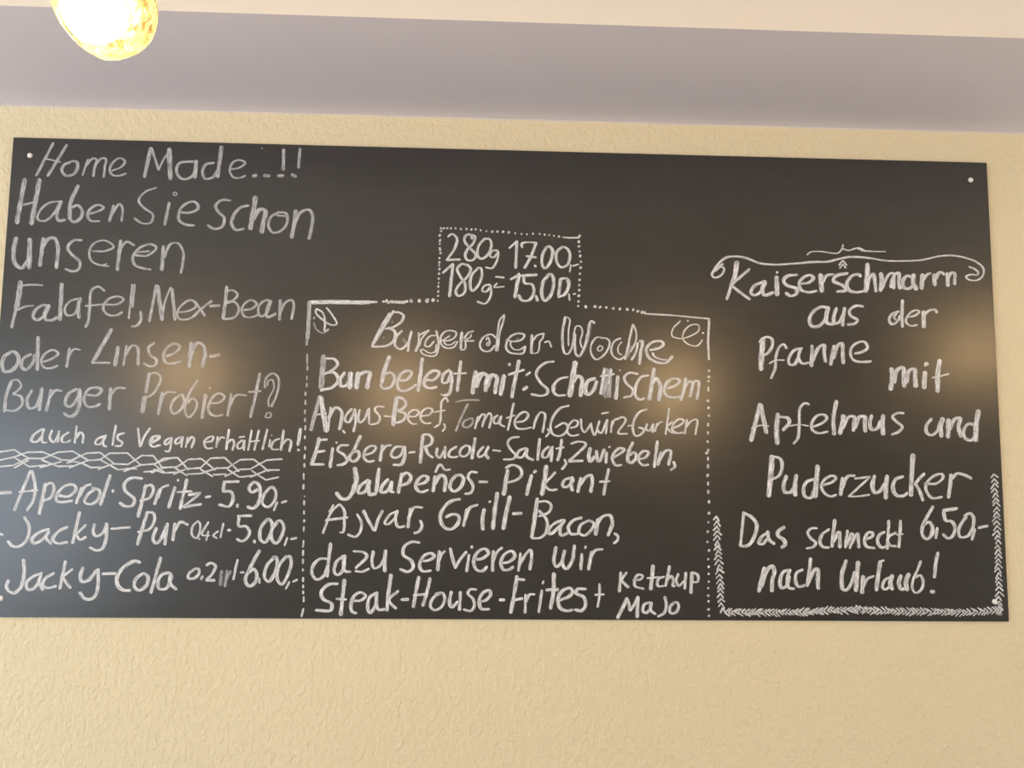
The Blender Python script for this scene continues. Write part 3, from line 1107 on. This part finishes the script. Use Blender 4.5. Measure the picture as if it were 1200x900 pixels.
18|370 600 420 595 440 570 410 560 385 590 385 640 445 660
24|512 495 505 580 495 665
16|470 585 560 578
18|590 575 550 590 545 640 590 640
22|628 500 600 640
20|605 600 640 570 655 600 650 640 665 640
18|690 555 675 600 690 640 735 600
20|742 545 735 660
24|785 545 778 690
20|785 545 825 560 825 610 785 612
=Majo
24|330 725 300 790 262 865
20|330 730 345 780 350 815
18|350 815 380 770 400 720
26|405 715 400 860
20|490 755 450 770 440 815 465 830 500 790
20|500 755 495 810 530 838
20|595 715 605 780 590 830 545 855
20|660 755 630 790 635 830 665 830 692 790 680 755 650 760
=right_frame
q14|905 45 905 128 900 192 896 258 895 330 905 390 900 452 903 505 903 555 903 610 900 655 900 708 902 748 902 805 905 850
=left_herringbone
h34 12 40|960 150 968 400 985 640 1000 830
@820 270
=heading_flourish
15|165 235 110 270 85 310 105 332 150 315 172 270 150 255 110 285
18|90 300 135 230 190 190 260 183 330 195 420 230 520 240 640 235 800 222 900 220 960 205 1050 187 1130 188 1200 195
11|755 172 780 152 850 148 920 158 970 160 1000 130 1007 100
11|1007 130 1050 140 1100 125 1150 145 1200 145
p12|978 245 1006 212 1034 246
p12|984 266 1006 237 1028 266
=Kaiserschmarrn
30|262 220 245 330 220 395
22|220 395 190 485
20|350 272 225 380
20|232 395 290 440 352 485
22|450 360 385 390 360 435 375 455 420 440 465 370
24|460 355 440 410 455 455 520 435
32|540 325 545 455
20|540 295 548 295
24|685 312 620 320 590 350 610 385 680 410 680 445 640 460 605 440
22|715 375 770 365 800 335 780 315 730 330 700 370 715 420 770 435 822 425
34|850 310 858 430
24|860 370 890 320 938 310
24|1040 302 960 320 940 355 1010 390 1030 420 965 430
24|1130 325 1120 310 1070 320 1035 370 1045 415 1090 435 1160 425
30|1180 235 1168 430
@1000 270
=heading_flourish-end
11|-10 135 40 122 80 142 150 148 228 148
14|-10 188 100 192 220 212 350 215 480 208 600 182 680 176 780 190 870 225 915 270 910 320 870 350 810 345 792 325 830 310 870 312 878 295 850 270 812 255
=Kaiserschmarrn-end
28|100 240 98 340 88 425
23|95 420 115 330 140 305 150 350 160 430
28|195 300 200 360 190 425
20|200 410 250 310 280 300 285 350 285 410
24|265 400 290 310 320 300 320 370 330 410
24|420 330 380 320 350 350 355 400 390 410 420 390
30|425 310 420 370 445 415
32|488 310 480 410
22|490 350 520 310 545 300
30|570 310 572 385
24|580 340 600 300 620 295 640 310
28|660 300 665 390
22|665 340 685 300 710 300 712 380
=aus
@820 270
24|905 545 855 538 800 570 772 620 785 670 830 675 880 630 900 560
28|905 540 890 600 895 650 940 660
23|962 545 942 610 950 655 985 640 1010 590
24|1020 545 1008 610 1005 670
22|1150 535 1100 530 1055 560 1060 600 1110 630 1090 655 1040 662
=der
@1000 270
20|320 570 270 590 252 630 270 660 310 640 330 600
14|305 585 285 610 300 630
20|346 490 342 590 345 680
16|375 610 430 600 465 570 440 560 390 590 370 640 400 670 450 665
32|495 570 495 680
18|500 590 540 560 580 560 585 580
=Pfanne
@860 370
34|205 160 195 270 190 380
20|180 185 225 150 265 160 270 210 240 260 205 280
18|372 230 350 200 320 220 295 290 290 370 260 440
14|250 335 290 315 355 312
22|480 230 430 240 390 290 390 340 420 345 460 290
20|470 230 455 290 480 335 530 330
26|550 210 545 355
22|555 320 600 220 635 205 635 260 645 325
24|705 210 690 280 680 345
24|700 300 730 210 760 195 765 260 770 335
20|850 265 900 255 940 225 920 185 880 185 830 220 820 270 840 310 890 325 965 320
=mit
@1000 400
30|268 190 272 260 262 340
28|285 290 310 200 350 185 355 250 358 320
30|370 290 390 210 430 195 435 260 440 320
30|505 215 500 270 498 330
14|505 175 510 150 525 155 520 170
30|608 130 595 220 592 355
14|555 255 610 245 672 228
=Apfelmus
@860 370
28|185 620 155 740 120 880
28|190 625 205 710 230 825
13|125 792 180 772 245 775
30|310 690 300 800 305 900
24|320 710 380 720 390 750 345 805
18|530 625 500 615 465 650 460 750 450 860 420 900
12|395 775 460 765 525 775
20|560 780 620 755 655 720 640 700 590 700 550 750 550 800 590 825 660 815
28|722 600 700 720 705 835
30|770 700 760 770 745 830
24|760 800 810 710 845 710 845 760 840 810
28|850 790 885 710 920 710 920 760 925 815
24|970 700 955 760 970 800 1010 790 1030 740
28|1050 700 1045 770 1050 835
20|1195 685 1150 685 1115 710 1150 750 1185 780 1160 815 1110 835
=und
@1000 400
22|550 545 515 590 515 640 550 660 590 630 615 560
28|628 540 615 600 620 670
32|670 550 665 675
26|680 620 710 550 750 540 740 600 755 670
24|860 590 810 580 775 630 785 680 830 695 860 660
32|880 485 865 580 860 700
=Puderzucker
@860 500
32|268 205 260 330 245 490
22|270 210 325 225 340 270 320 340 250 380
26|370 345 350 410 360 460 400 460 430 420
28|440 340 430 410 432 485
24|560 370 510 390 490 440 500 490 540 500 565 450
32|590 275 580 380 570 495
20|630 410 690 390 720 360 690 345 640 370 615 420 640 470 680 490 720 480
28|765 360 750 480
24|760 430 800 350 850 345
p16|850 365 960 352 810 488
16|805 490 870 490 955 478
26|990 345 975 410 990 465 1030 450 1060 400
30|1078 345 1070 420 1068 505
26|1190 350 1140 370 1118 420 1140 480 1195 490
@1000 520
20|330 370 365 360 380 345
30|420 75 412 180 405 365
22|500 210 460 250 435 280
22|435 280 465 330 490 400
20|500 280 580 280 630 240 625 215 580 220 520 270 510 320 550 380 625 375
24|688 215 680 300 668 380
22|690 250 730 210 770 215 830 245
=6.50
24|562 440 515 520 485 590 490 650 520 670 550 640 555 580 530 550 495 570
22|590 590 580 665
24|630 470 730 455
22|635 480 650 540 690 545 715 590 700 645 665 665 630 635
22|780 510 820 490 845 520 840 590 800 650 750 655 740 610 760 560 795 510
22|855 600 835 675
22|880 590 945 578
=Das
@860 500
20|70 600 60 700 45 840
24|75 610 130 640 160 690 145 770 100 835 55 840
22|240 745 200 770 175 820 200 825 235 790
24|240 735 245 790 285 825
26|355 705 310 740 310 765 355 800 360 830 335 850
=schmeckt
20|585 715 545 715 520 745 540 785 575 815 560 845 510 855
22|670 720 620 760 605 810 625 845 670 850
24|710 655 700 740 690 845
24|700 810 740 740 745 790 745 850
20|800 730 790 790 785 850
19|795 830 830 750 835 790 815 855
21|830 820 870 750 875 790 878 850
22|930 790 975 770 975 745 945 745 920 790 930 840 990 855
22|1060 740 1025 760 1010 810 1040 850 1075 840
20|1090 660 1085 750 1078 860
20|1140 745 1095 770 1080 800 1100 835 1140 840
20|1172 660 1168 750 1160 850
12|1145 760 1190 755
=nach
@850 590
26|275 450 255 530 235 620
26|250 590 300 460 330 440 345 480 330 540 328 618
24|460 470 410 480 385 540 395 595 430 580 450 510
22|455 465 435 530 445 590 485 600
22|545 465 500 490 495 550 515 585 560 575
24|600 385 590 480 575 580
26|580 560 630 465 650 460 650 530 652 600
=Urlaub
26|850 400 820 500 820 600
22|820 600 850 610 885 560 910 480
29|935 410 925 510 918 615
30|968 510 962 630
18|970 590 1000 530 1045 510
26|1090 405 1075 500 1062 612
16|1090 410 1115 400
@1000 650
20|270 155 220 180 205 230 225 245 260 220
28|275 145 260 200 275 245
26|335 145 320 200 340 245 370 230
30|390 135 370 190 378 250
18|475 45 450 110 420 180 415 240 440 270 480 240 490 180 470 145 440 160
24|595 -15 580 60 570 160
28|545 258 568 262
@1000 520
=bottom_herringbone
h33 11 40|990 215 1005 400 1010 600 1020 790 1020 880 1028 1180
@850 590
h24 10 40|-5 765 200 765 500 765 700 755 915 750
@1000 650
h25 10 40|1050 385 900 400 700 405 400 400 200 395 20 385
s34|1000 410 1050 420
s30|1020 330 1040 400
@850 590
s40|540 775 600 765 700 745
s36|180 770 260 765
'''
rnd = random.Random(4)
def catmull(P):
    if len(P) < 3: return P
    out = []; closed = False
    Q = [(2 * P[0][0] - P[1][0], 2 * P[0][1] - P[1][1])] + P + [(2 * P[-1][0] - P[-2][0], 2 * P[-1][1] - P[-2][1])]
    for i in range(1, len(Q) - 2):
        p0, p1, p2, p3 = Q[i - 1], Q[i], Q[i + 1], Q[i + 2]
        k0 = max(math.dist(p0, p1), 1e-3) ** .5; k1 = max(math.dist(p1, p2), 1e-3) ** .5; k2 = max(math.dist(p2, p3), 1e-3) ** .5
        n = max(2, int(math.dist(p1, p2) / 1.2))
        for s_ in range(n):
            u = s_ / n; r_ = []
            for a in (0, 1):
                m1 = k1 * ((p1[a] - p0[a]) / k0 - (p2[a] - p0[a]) / (k0 + k1) + (p2[a] - p1[a]) / k1)
                m2 = k1 * ((p2[a] - p1[a]) / k1 - (p3[a] - p1[a]) / (k1 + k2) + (p3[a] - p2[a]) / k2)
                c_ = 2 * (p1[a] - p2[a]) + m1 + m2; d_ = -3 * (p1[a] - p2[a]) - 2 * m1 - m2
                r_.append(c_ * u ** 3 + d_ * u * u + m1 * u + p1[a])
            out.append(tuple(r_))
    out.append(P[-1]); return out
def resample(P, step):
    out = [P[0]]; acc = 0.0
    for a, b_ in zip(P, P[1:]):
        L_ = math.dist(a, b_)
        if L_ < 1e-9: continue
        t_ = step - acc
        while t_ < L_:
            out.append((a[0] + (b_[0] - a[0]) * t_ / L_, a[1] + (b_[1] - a[1]) * t_ / L_)); t_ += step
        acc = L_ - (t_ - step)
    if math.dist(out[-1], P[-1]) > step * .3: out.append(P[-1])
    else: out[-1] = P[-1]
    return out

words = []; index = {}
key = None; ox = oy = 0.0; sc = 6.0
for line in STROKES.strip().split('\n'):
    line = line.strip()
    if not line: continue
    if line[0] == '@':
        v = line[1:].split(); ox, oy = float(v[0]), float(v[1]); sc = float(v[2]) if len(v) > 2 else 6.0
    elif line[0] == '=':
        n_ = line[1:]
        if n_.endswith('-end'): key = index[n_[:-4]]
        elif '_' in n_ and n_ in index: key = index[n_]
        else: key = len(words); words.append([n_, []]); index[n_] = key
    else:
        a, c_ = line.split('|'); kind = ''
        if a[0].isalpha(): kind, a = a[0], a[1:]
        w_ = [float(q) / sc for q in a.split()]; v = [float(q) for q in c_.split()]
        pts = [(ox + v[i] / sc, oy + v[i + 1] / sc) for i in range(0, len(v), 2)]
        out = words[key][1]
        if kind == 'q':
            for x, y in pts:
                a_ = rnd.uniform(.2, 1.4); l_ = w_[0] * rnd.uniform(.2, .45)
                out.append(('', w_[0] * rnd.uniform(1.05, 1.35), [(x - math.cos(a_) * l_, y + math.sin(a_) * l_), (x + math.cos(a_) * l_, y - math.sin(a_) * l_)]))
        elif kind == 'h':
            P = resample(pts, w_[0])
            for i, (x, y) in enumerate(P[:-1]):
                dx, dy = P[i + 1][0] - x, P[i + 1][1] - y; n0 = math.hypot(dx, dy); dx /= n0; dy /= n0
                for sgn in (-1, 1):
                    an = sgn * math.radians(rnd.uniform(26, 46)); l_ = w_[2] * rnd.uniform(.8, 1.15)
                    ex = dx * math.cos(an) - dy * math.sin(an); ey = dx * math.sin(an) + dy * math.cos(an)
                    x_ = x + rnd.uniform(-.5, .5); y_ = y + rnd.uniform(-.5, .5)
                    out.append(('', w_[1] * rnd.uniform(.8, 1.15), [(x_, y_), (x_ + ex * l_, y_ + ey * l_)]))
        else: out.append((kind, w_[0], pts))

ORN = {'mark_dot': ('chalk_dot', None), 'mark_stroke': ('exclamation_stroke', None),
       'lattice': ('chalk_lattice', 'interlaced zigzag lattice drawn above the drinks prices'),
       'left_corner': ('chalk_border', 'bold corner and dashed border line left of the burger text'),
       'left_leaf': ('chalk_leaf', 'small leaf scribble inside the left corner of the burger frame'),
       'price_box_frame': ('chalk_border', 'dotted box around the two burger prices'),
       'right_frame': ('chalk_border', 'thin corner and dotted border right of the burger text'),
       'right_flourish': ('chalk_flourish', 'curly flourish inside the right corner of the burger frame'),
       'left_herringbone': ('chalk_herringbone', 'upright herringbone border left of the dessert text'),
       'bottom_herringbone': ('chalk_herringbone', 'herringbone border below and right of the dessert text'),
       'heading_flourish': ('chalk_flourish', 'long curled line and small brace above the dessert heading')}
NICE = {'erhaeltlich': 'erh\u00e4ltlich!', 'Gewuerz': 'Gew\u00fcrz', 'Jalapenos': 'Jalape\u00f1os', '0.2ml': 'smudged 0.2 l', 'Probiert': 'Probiert?',
        '17.00': '17.00,-', '15.00': '15.00,-', '5.90': '5.90,-', '5.00': '5.00,-', '6.00': '6.00,-', '6.50': '6,50,-', 'Urlaub': 'Urlaub!'}
PLAIN = {'Aperol': 'handwritten first word of the spritz line', 'Jacky': 'handwritten first word of a long drink line'}
ex = [w_ for w_ in words if w_[0] == 'exclamation'][0]; words.remove(ex)
words += [[('mark_dot' if abs(s_[2][0][1] - s_[2][-1][1]) < 6 else 'mark_stroke'), [s_]] for s_ in ex[1]]
seed = 0
for wi, (name, strokes) in enumerate(words):
    V = []; F = []; UV = []; DO = []; SO = []
    for si, (kind, w_, pts) in enumerate(strokes):
        P = resample(pts if kind == 'p' else catmull(pts), 1.3) if math.dist(pts[0], pts[-1]) > 1.0 or len(pts) > 2 else pts
        if len(P) < 5:
            a, b_ = P[0], P[-1]; P = [(a[0] + (b_[0] - a[0]) * k / 5, a[1] + (b_[1] - a[1]) * k / 5) for k in range(6)]
        cum = [0.0]
        for a, b_ in zip(P, P[1:]): cum.append(cum[-1] + math.dist(a, b_))
        tot = cum[-1]; hw = w_ * .60
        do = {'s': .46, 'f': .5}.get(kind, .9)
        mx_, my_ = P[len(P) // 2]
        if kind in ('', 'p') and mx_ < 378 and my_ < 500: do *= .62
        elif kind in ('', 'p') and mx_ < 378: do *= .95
        # let the ends reach half a width past the measured points
        d0 = (P[0][0] - P[1][0], P[0][1] - P[1][1]); l0 = math.hypot(*d0) or 1
        d1 = (P[-1][0] - P[-2][0], P[-1][1] - P[-2][1]); l1 = math.hypot(*d1) or 1
        ext = hw * (.0 if kind == 's' else .45)
        P = [(P[0][0] + d0[0] / l0 * ext, P[0][1] + d0[1] / l0 * ext)] + P + [(P[-1][0] + d1[0] / l1 * ext, P[-1][1] + d1[1] / l1 * ext)]
        cum = [0.0]
        for a, b_ in zip(P, P[1:]): cum.append(cum[-1] + math.dist(a, b_))
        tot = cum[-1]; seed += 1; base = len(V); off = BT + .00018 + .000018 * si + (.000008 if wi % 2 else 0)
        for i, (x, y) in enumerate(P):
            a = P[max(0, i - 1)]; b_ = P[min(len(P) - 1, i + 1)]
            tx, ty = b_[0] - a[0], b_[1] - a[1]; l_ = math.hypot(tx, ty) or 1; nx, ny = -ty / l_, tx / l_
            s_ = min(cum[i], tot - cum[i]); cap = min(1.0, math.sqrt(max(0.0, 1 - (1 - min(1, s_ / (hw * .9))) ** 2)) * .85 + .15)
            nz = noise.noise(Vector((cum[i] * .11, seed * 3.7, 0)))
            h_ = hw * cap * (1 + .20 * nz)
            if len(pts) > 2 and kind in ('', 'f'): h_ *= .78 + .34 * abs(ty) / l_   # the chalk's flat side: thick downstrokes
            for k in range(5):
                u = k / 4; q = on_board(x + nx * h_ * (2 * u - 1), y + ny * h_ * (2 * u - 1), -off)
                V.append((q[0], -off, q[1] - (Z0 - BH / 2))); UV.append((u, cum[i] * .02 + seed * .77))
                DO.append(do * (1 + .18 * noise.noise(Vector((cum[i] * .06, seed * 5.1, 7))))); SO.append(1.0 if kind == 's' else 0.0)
        for i in range(len(P) - 1):
            for k in range(4):
                a = base + i * 5 + k; F.append((a, a + 1, a + 6, a + 5))
    # chalk stays on the board
    lim = BW / 2 - .001
    V = [(max(-lim, min(lim, v[0])), v[1], max(.001, min(BH - .001, v[2]))) for v in V]
    nm, lab = ORN.get(name, ('chalk_word', None))
    me = bpy.data.meshes.new(nm); me.from_pydata(V, [], F)
    ul = me.uv_layers.new(name='stroke')
    buf = []
    for lp in me.loops: buf += UV[lp.vertex_index]
    ul.data.foreach_set('uv', buf)
    at = me.attributes.new('dose', 'FLOAT', 'POINT'); at.data.foreach_set('value', DO)
    at = me.attributes.new('soft', 'FLOAT', 'POINT'); at.data.foreach_set('value', SO)
    o = link(nm, me, M_chalk, board)
    if nm in ('chalk_dot', 'exclamation_stroke'): continue
    o['label'] = lab or PLAIN.get(name) or 'handwritten "%s"' % NICE.get(name, name)

# ------------------------------------------------------------------ pendant lamps
M_bulb = bpy.data.materials.new('lamp_bulb'); M_bulb.use_nodes = True
t = M_bulb.node_tree; t.nodes.clear(); o_ = nd(t, 'ShaderNodeOutputMaterial'); em = nd(t, 'ShaderNodeEmission', Strength=BULB)
em.inputs[0].default_value = (1.0, .70, .38, 1); t.links.new(em.outputs[0], o_.inputs[0])
M_shade = bpy.data.materials.new('crackle_glass'); M_shade.use_nodes = True
t = M_shade.node_tree; t.nodes.clear(); L = t.links.new; o_ = nd(t, 'ShaderNodeOutputMaterial')
tc = nd(t, 'ShaderNodeTexCoord')
vo = nd(t, 'ShaderNodeTexVoronoi', Scale=150.0); L(tc.outputs['Object'], vo.inputs[0])
ve = nd(t, 'ShaderNodeTexVoronoi', Scale=150.0, feature='DISTANCE_TO_EDGE'); L(tc.outputs['Object'], ve.inputs[0])
rp = nd(t, 'ShaderNodeValToRGB'); L(vo.outputs['Color'], rp.inputs[0])
rp.color_ramp.elements[0].color = (.0045, .0031, .0011, 1); rp.color_ramp.elements[0].position = .2
rp.color_ramp.elements[1].color = (.0105, .0092, .006, 1); rp.color_ramp.elements[1].position = .7
tr = nd(t, 'ShaderNodeBsdfTranslucent'); L(rp.outputs[0], tr.inputs[0])
gl = nd(t, 'ShaderNodeBsdfGlossy', Roughness=.15); gl.inputs[0].default_value = (.5, .4, .2, 1)
bp = nd(t, 'ShaderNodeBump', Strength=.6, Distance=.001); L(ve.outputs['Distance'], bp.inputs['Height']); L(bp.outputs[0], gl.inputs['Normal'])
m1 = nd(t, 'ShaderNodeMixShader', Fac=.05); L(tr.outputs[0], m1.inputs[1]); L(gl.outputs[0], m1.inputs[2])
tp = nd(t, 'ShaderNodeBsdfTransparent'); tp.inputs[0].default_value = (1, .93, .78, 1)
m2 = nd(t, 'ShaderNodeMixShader'); L(m1.outputs[0], m2.inputs[1]); L(tp.outputs[0], m2.inputs[2])
L(math_(t, 'MULTIPLY_ADD', math_(t, 'GREATER_THAN', ve.outputs['Distance'], .06), .34, .10), m2.inputs[0])
L(m2.outputs[0], o_.inputs[0])
M_brass, _, _ = mat('aged_brass', (.55, .38, .16), .3, .5, 1.0)
M_cord, _, _ = mat('black_cord', (.02, .02, .02), .6)
LR = .0378          # the globes are small: 8 cm
def make_lamp(x, y, z):
    t_ = bpy.data.objects.new('pendant_lamp', None); C.objects.link(t_); t_.location = (x, y, z)
    bm = bmesh.new(); bmesh.ops.create_icosphere(bm, subdivisions=5, radius=LR)
    for v in bm.verts:
        d_ = v.co.normalized()
        k = 1 + .022 * noise.noise(d_ * 7) + .010 * noise.noise(d_ * 19 + Vector((3, 1, 2)))
        k -= .10 * max(0.0, d_.dot(Vector((-.74, -.1, -.66))) - .72) / .28      # the flattened side of the blown glass
        v.co = d_ * LR * k
    bmesh.ops.delete(bm, geom=[v for v in bm.verts if v.co.z > LR * .955], context='VERTS')
    obj('shade', bm, M_shade, t_, True)
    bm = bmesh.new(); bmesh.ops.create_uvsphere(bm, u_segments=20, v_segments=12, radius=.023)
    for v in bm.verts:
        v.co.z *= 1.15
        if v.co.z > .012: v.co.x *= .75; v.co.y *= .75
        v.co += Vector((-.008, 0, -.001))
    obj('bulb', bm, M_bulb, t_, True)
    bm = bmesh.new(); lathe(bm, [(0, .075), (.007, .075), (.010, .070), (.011, .045), (.016, .042), (.017, .037), (.009, .034), (.008, .014), (0, .014)], 24)
    obj('socket', bm, M_brass, t_, True)
    top = RH - z
    bm = bmesh.new(); lathe(bm, [(0, .074), (.002, .074), (.002, top - .02), (0, top - .02)], 8); obj('cord', bm, M_cord, t_, True)
    bm = bmesh.new(); lathe(bm, [(0, top - .028), (.02, top - .028), (.045, top - .012), (.05, top), (0, top)], 28); obj('ceiling_canopy', bm, M_brass, t_, True)
    return t_
def copy_lamp(src, loc, label):
    r_ = src.copy(); C.objects.link(r_); r_.location = loc; r_['label'] = label
    for ch in list(src.children):
        c_ = ch.copy(); C.objects.link(c_); c_.parent = r_
    return r_
LY = -1.45          # the pendants hang in a row parallel to the board wall
r_ = ray(123, 9); lp = CAM + r_ * ((LY - CAM.y) / r_.y)
lamp = make_lamp(*lp)
tag(lamp, 'glowing gold crackle-glass globe pendant hanging in front of the soffit at upper left', 'lamp', 'globe pendant lamps')
# its neighbours, outside the frame, show as warm blurs in the board's sheen: found by mirroring the sight line in the wall
for x, y, lab in ((225, 440, 'gold globe pendant at the left end of the row, outside the view'),
                  (790, 455, 'gold globe pendant right of the visible one, outside the view'),
                  (1145, 410, 'gold globe pendant at the right end of the row, outside the view')):
    r_ = ray(x, y); p = CAM + r_ * ((-LY - CAM.y) / r_.y); copy_lamp(lamp, (p.x, LY, p.z), lab)
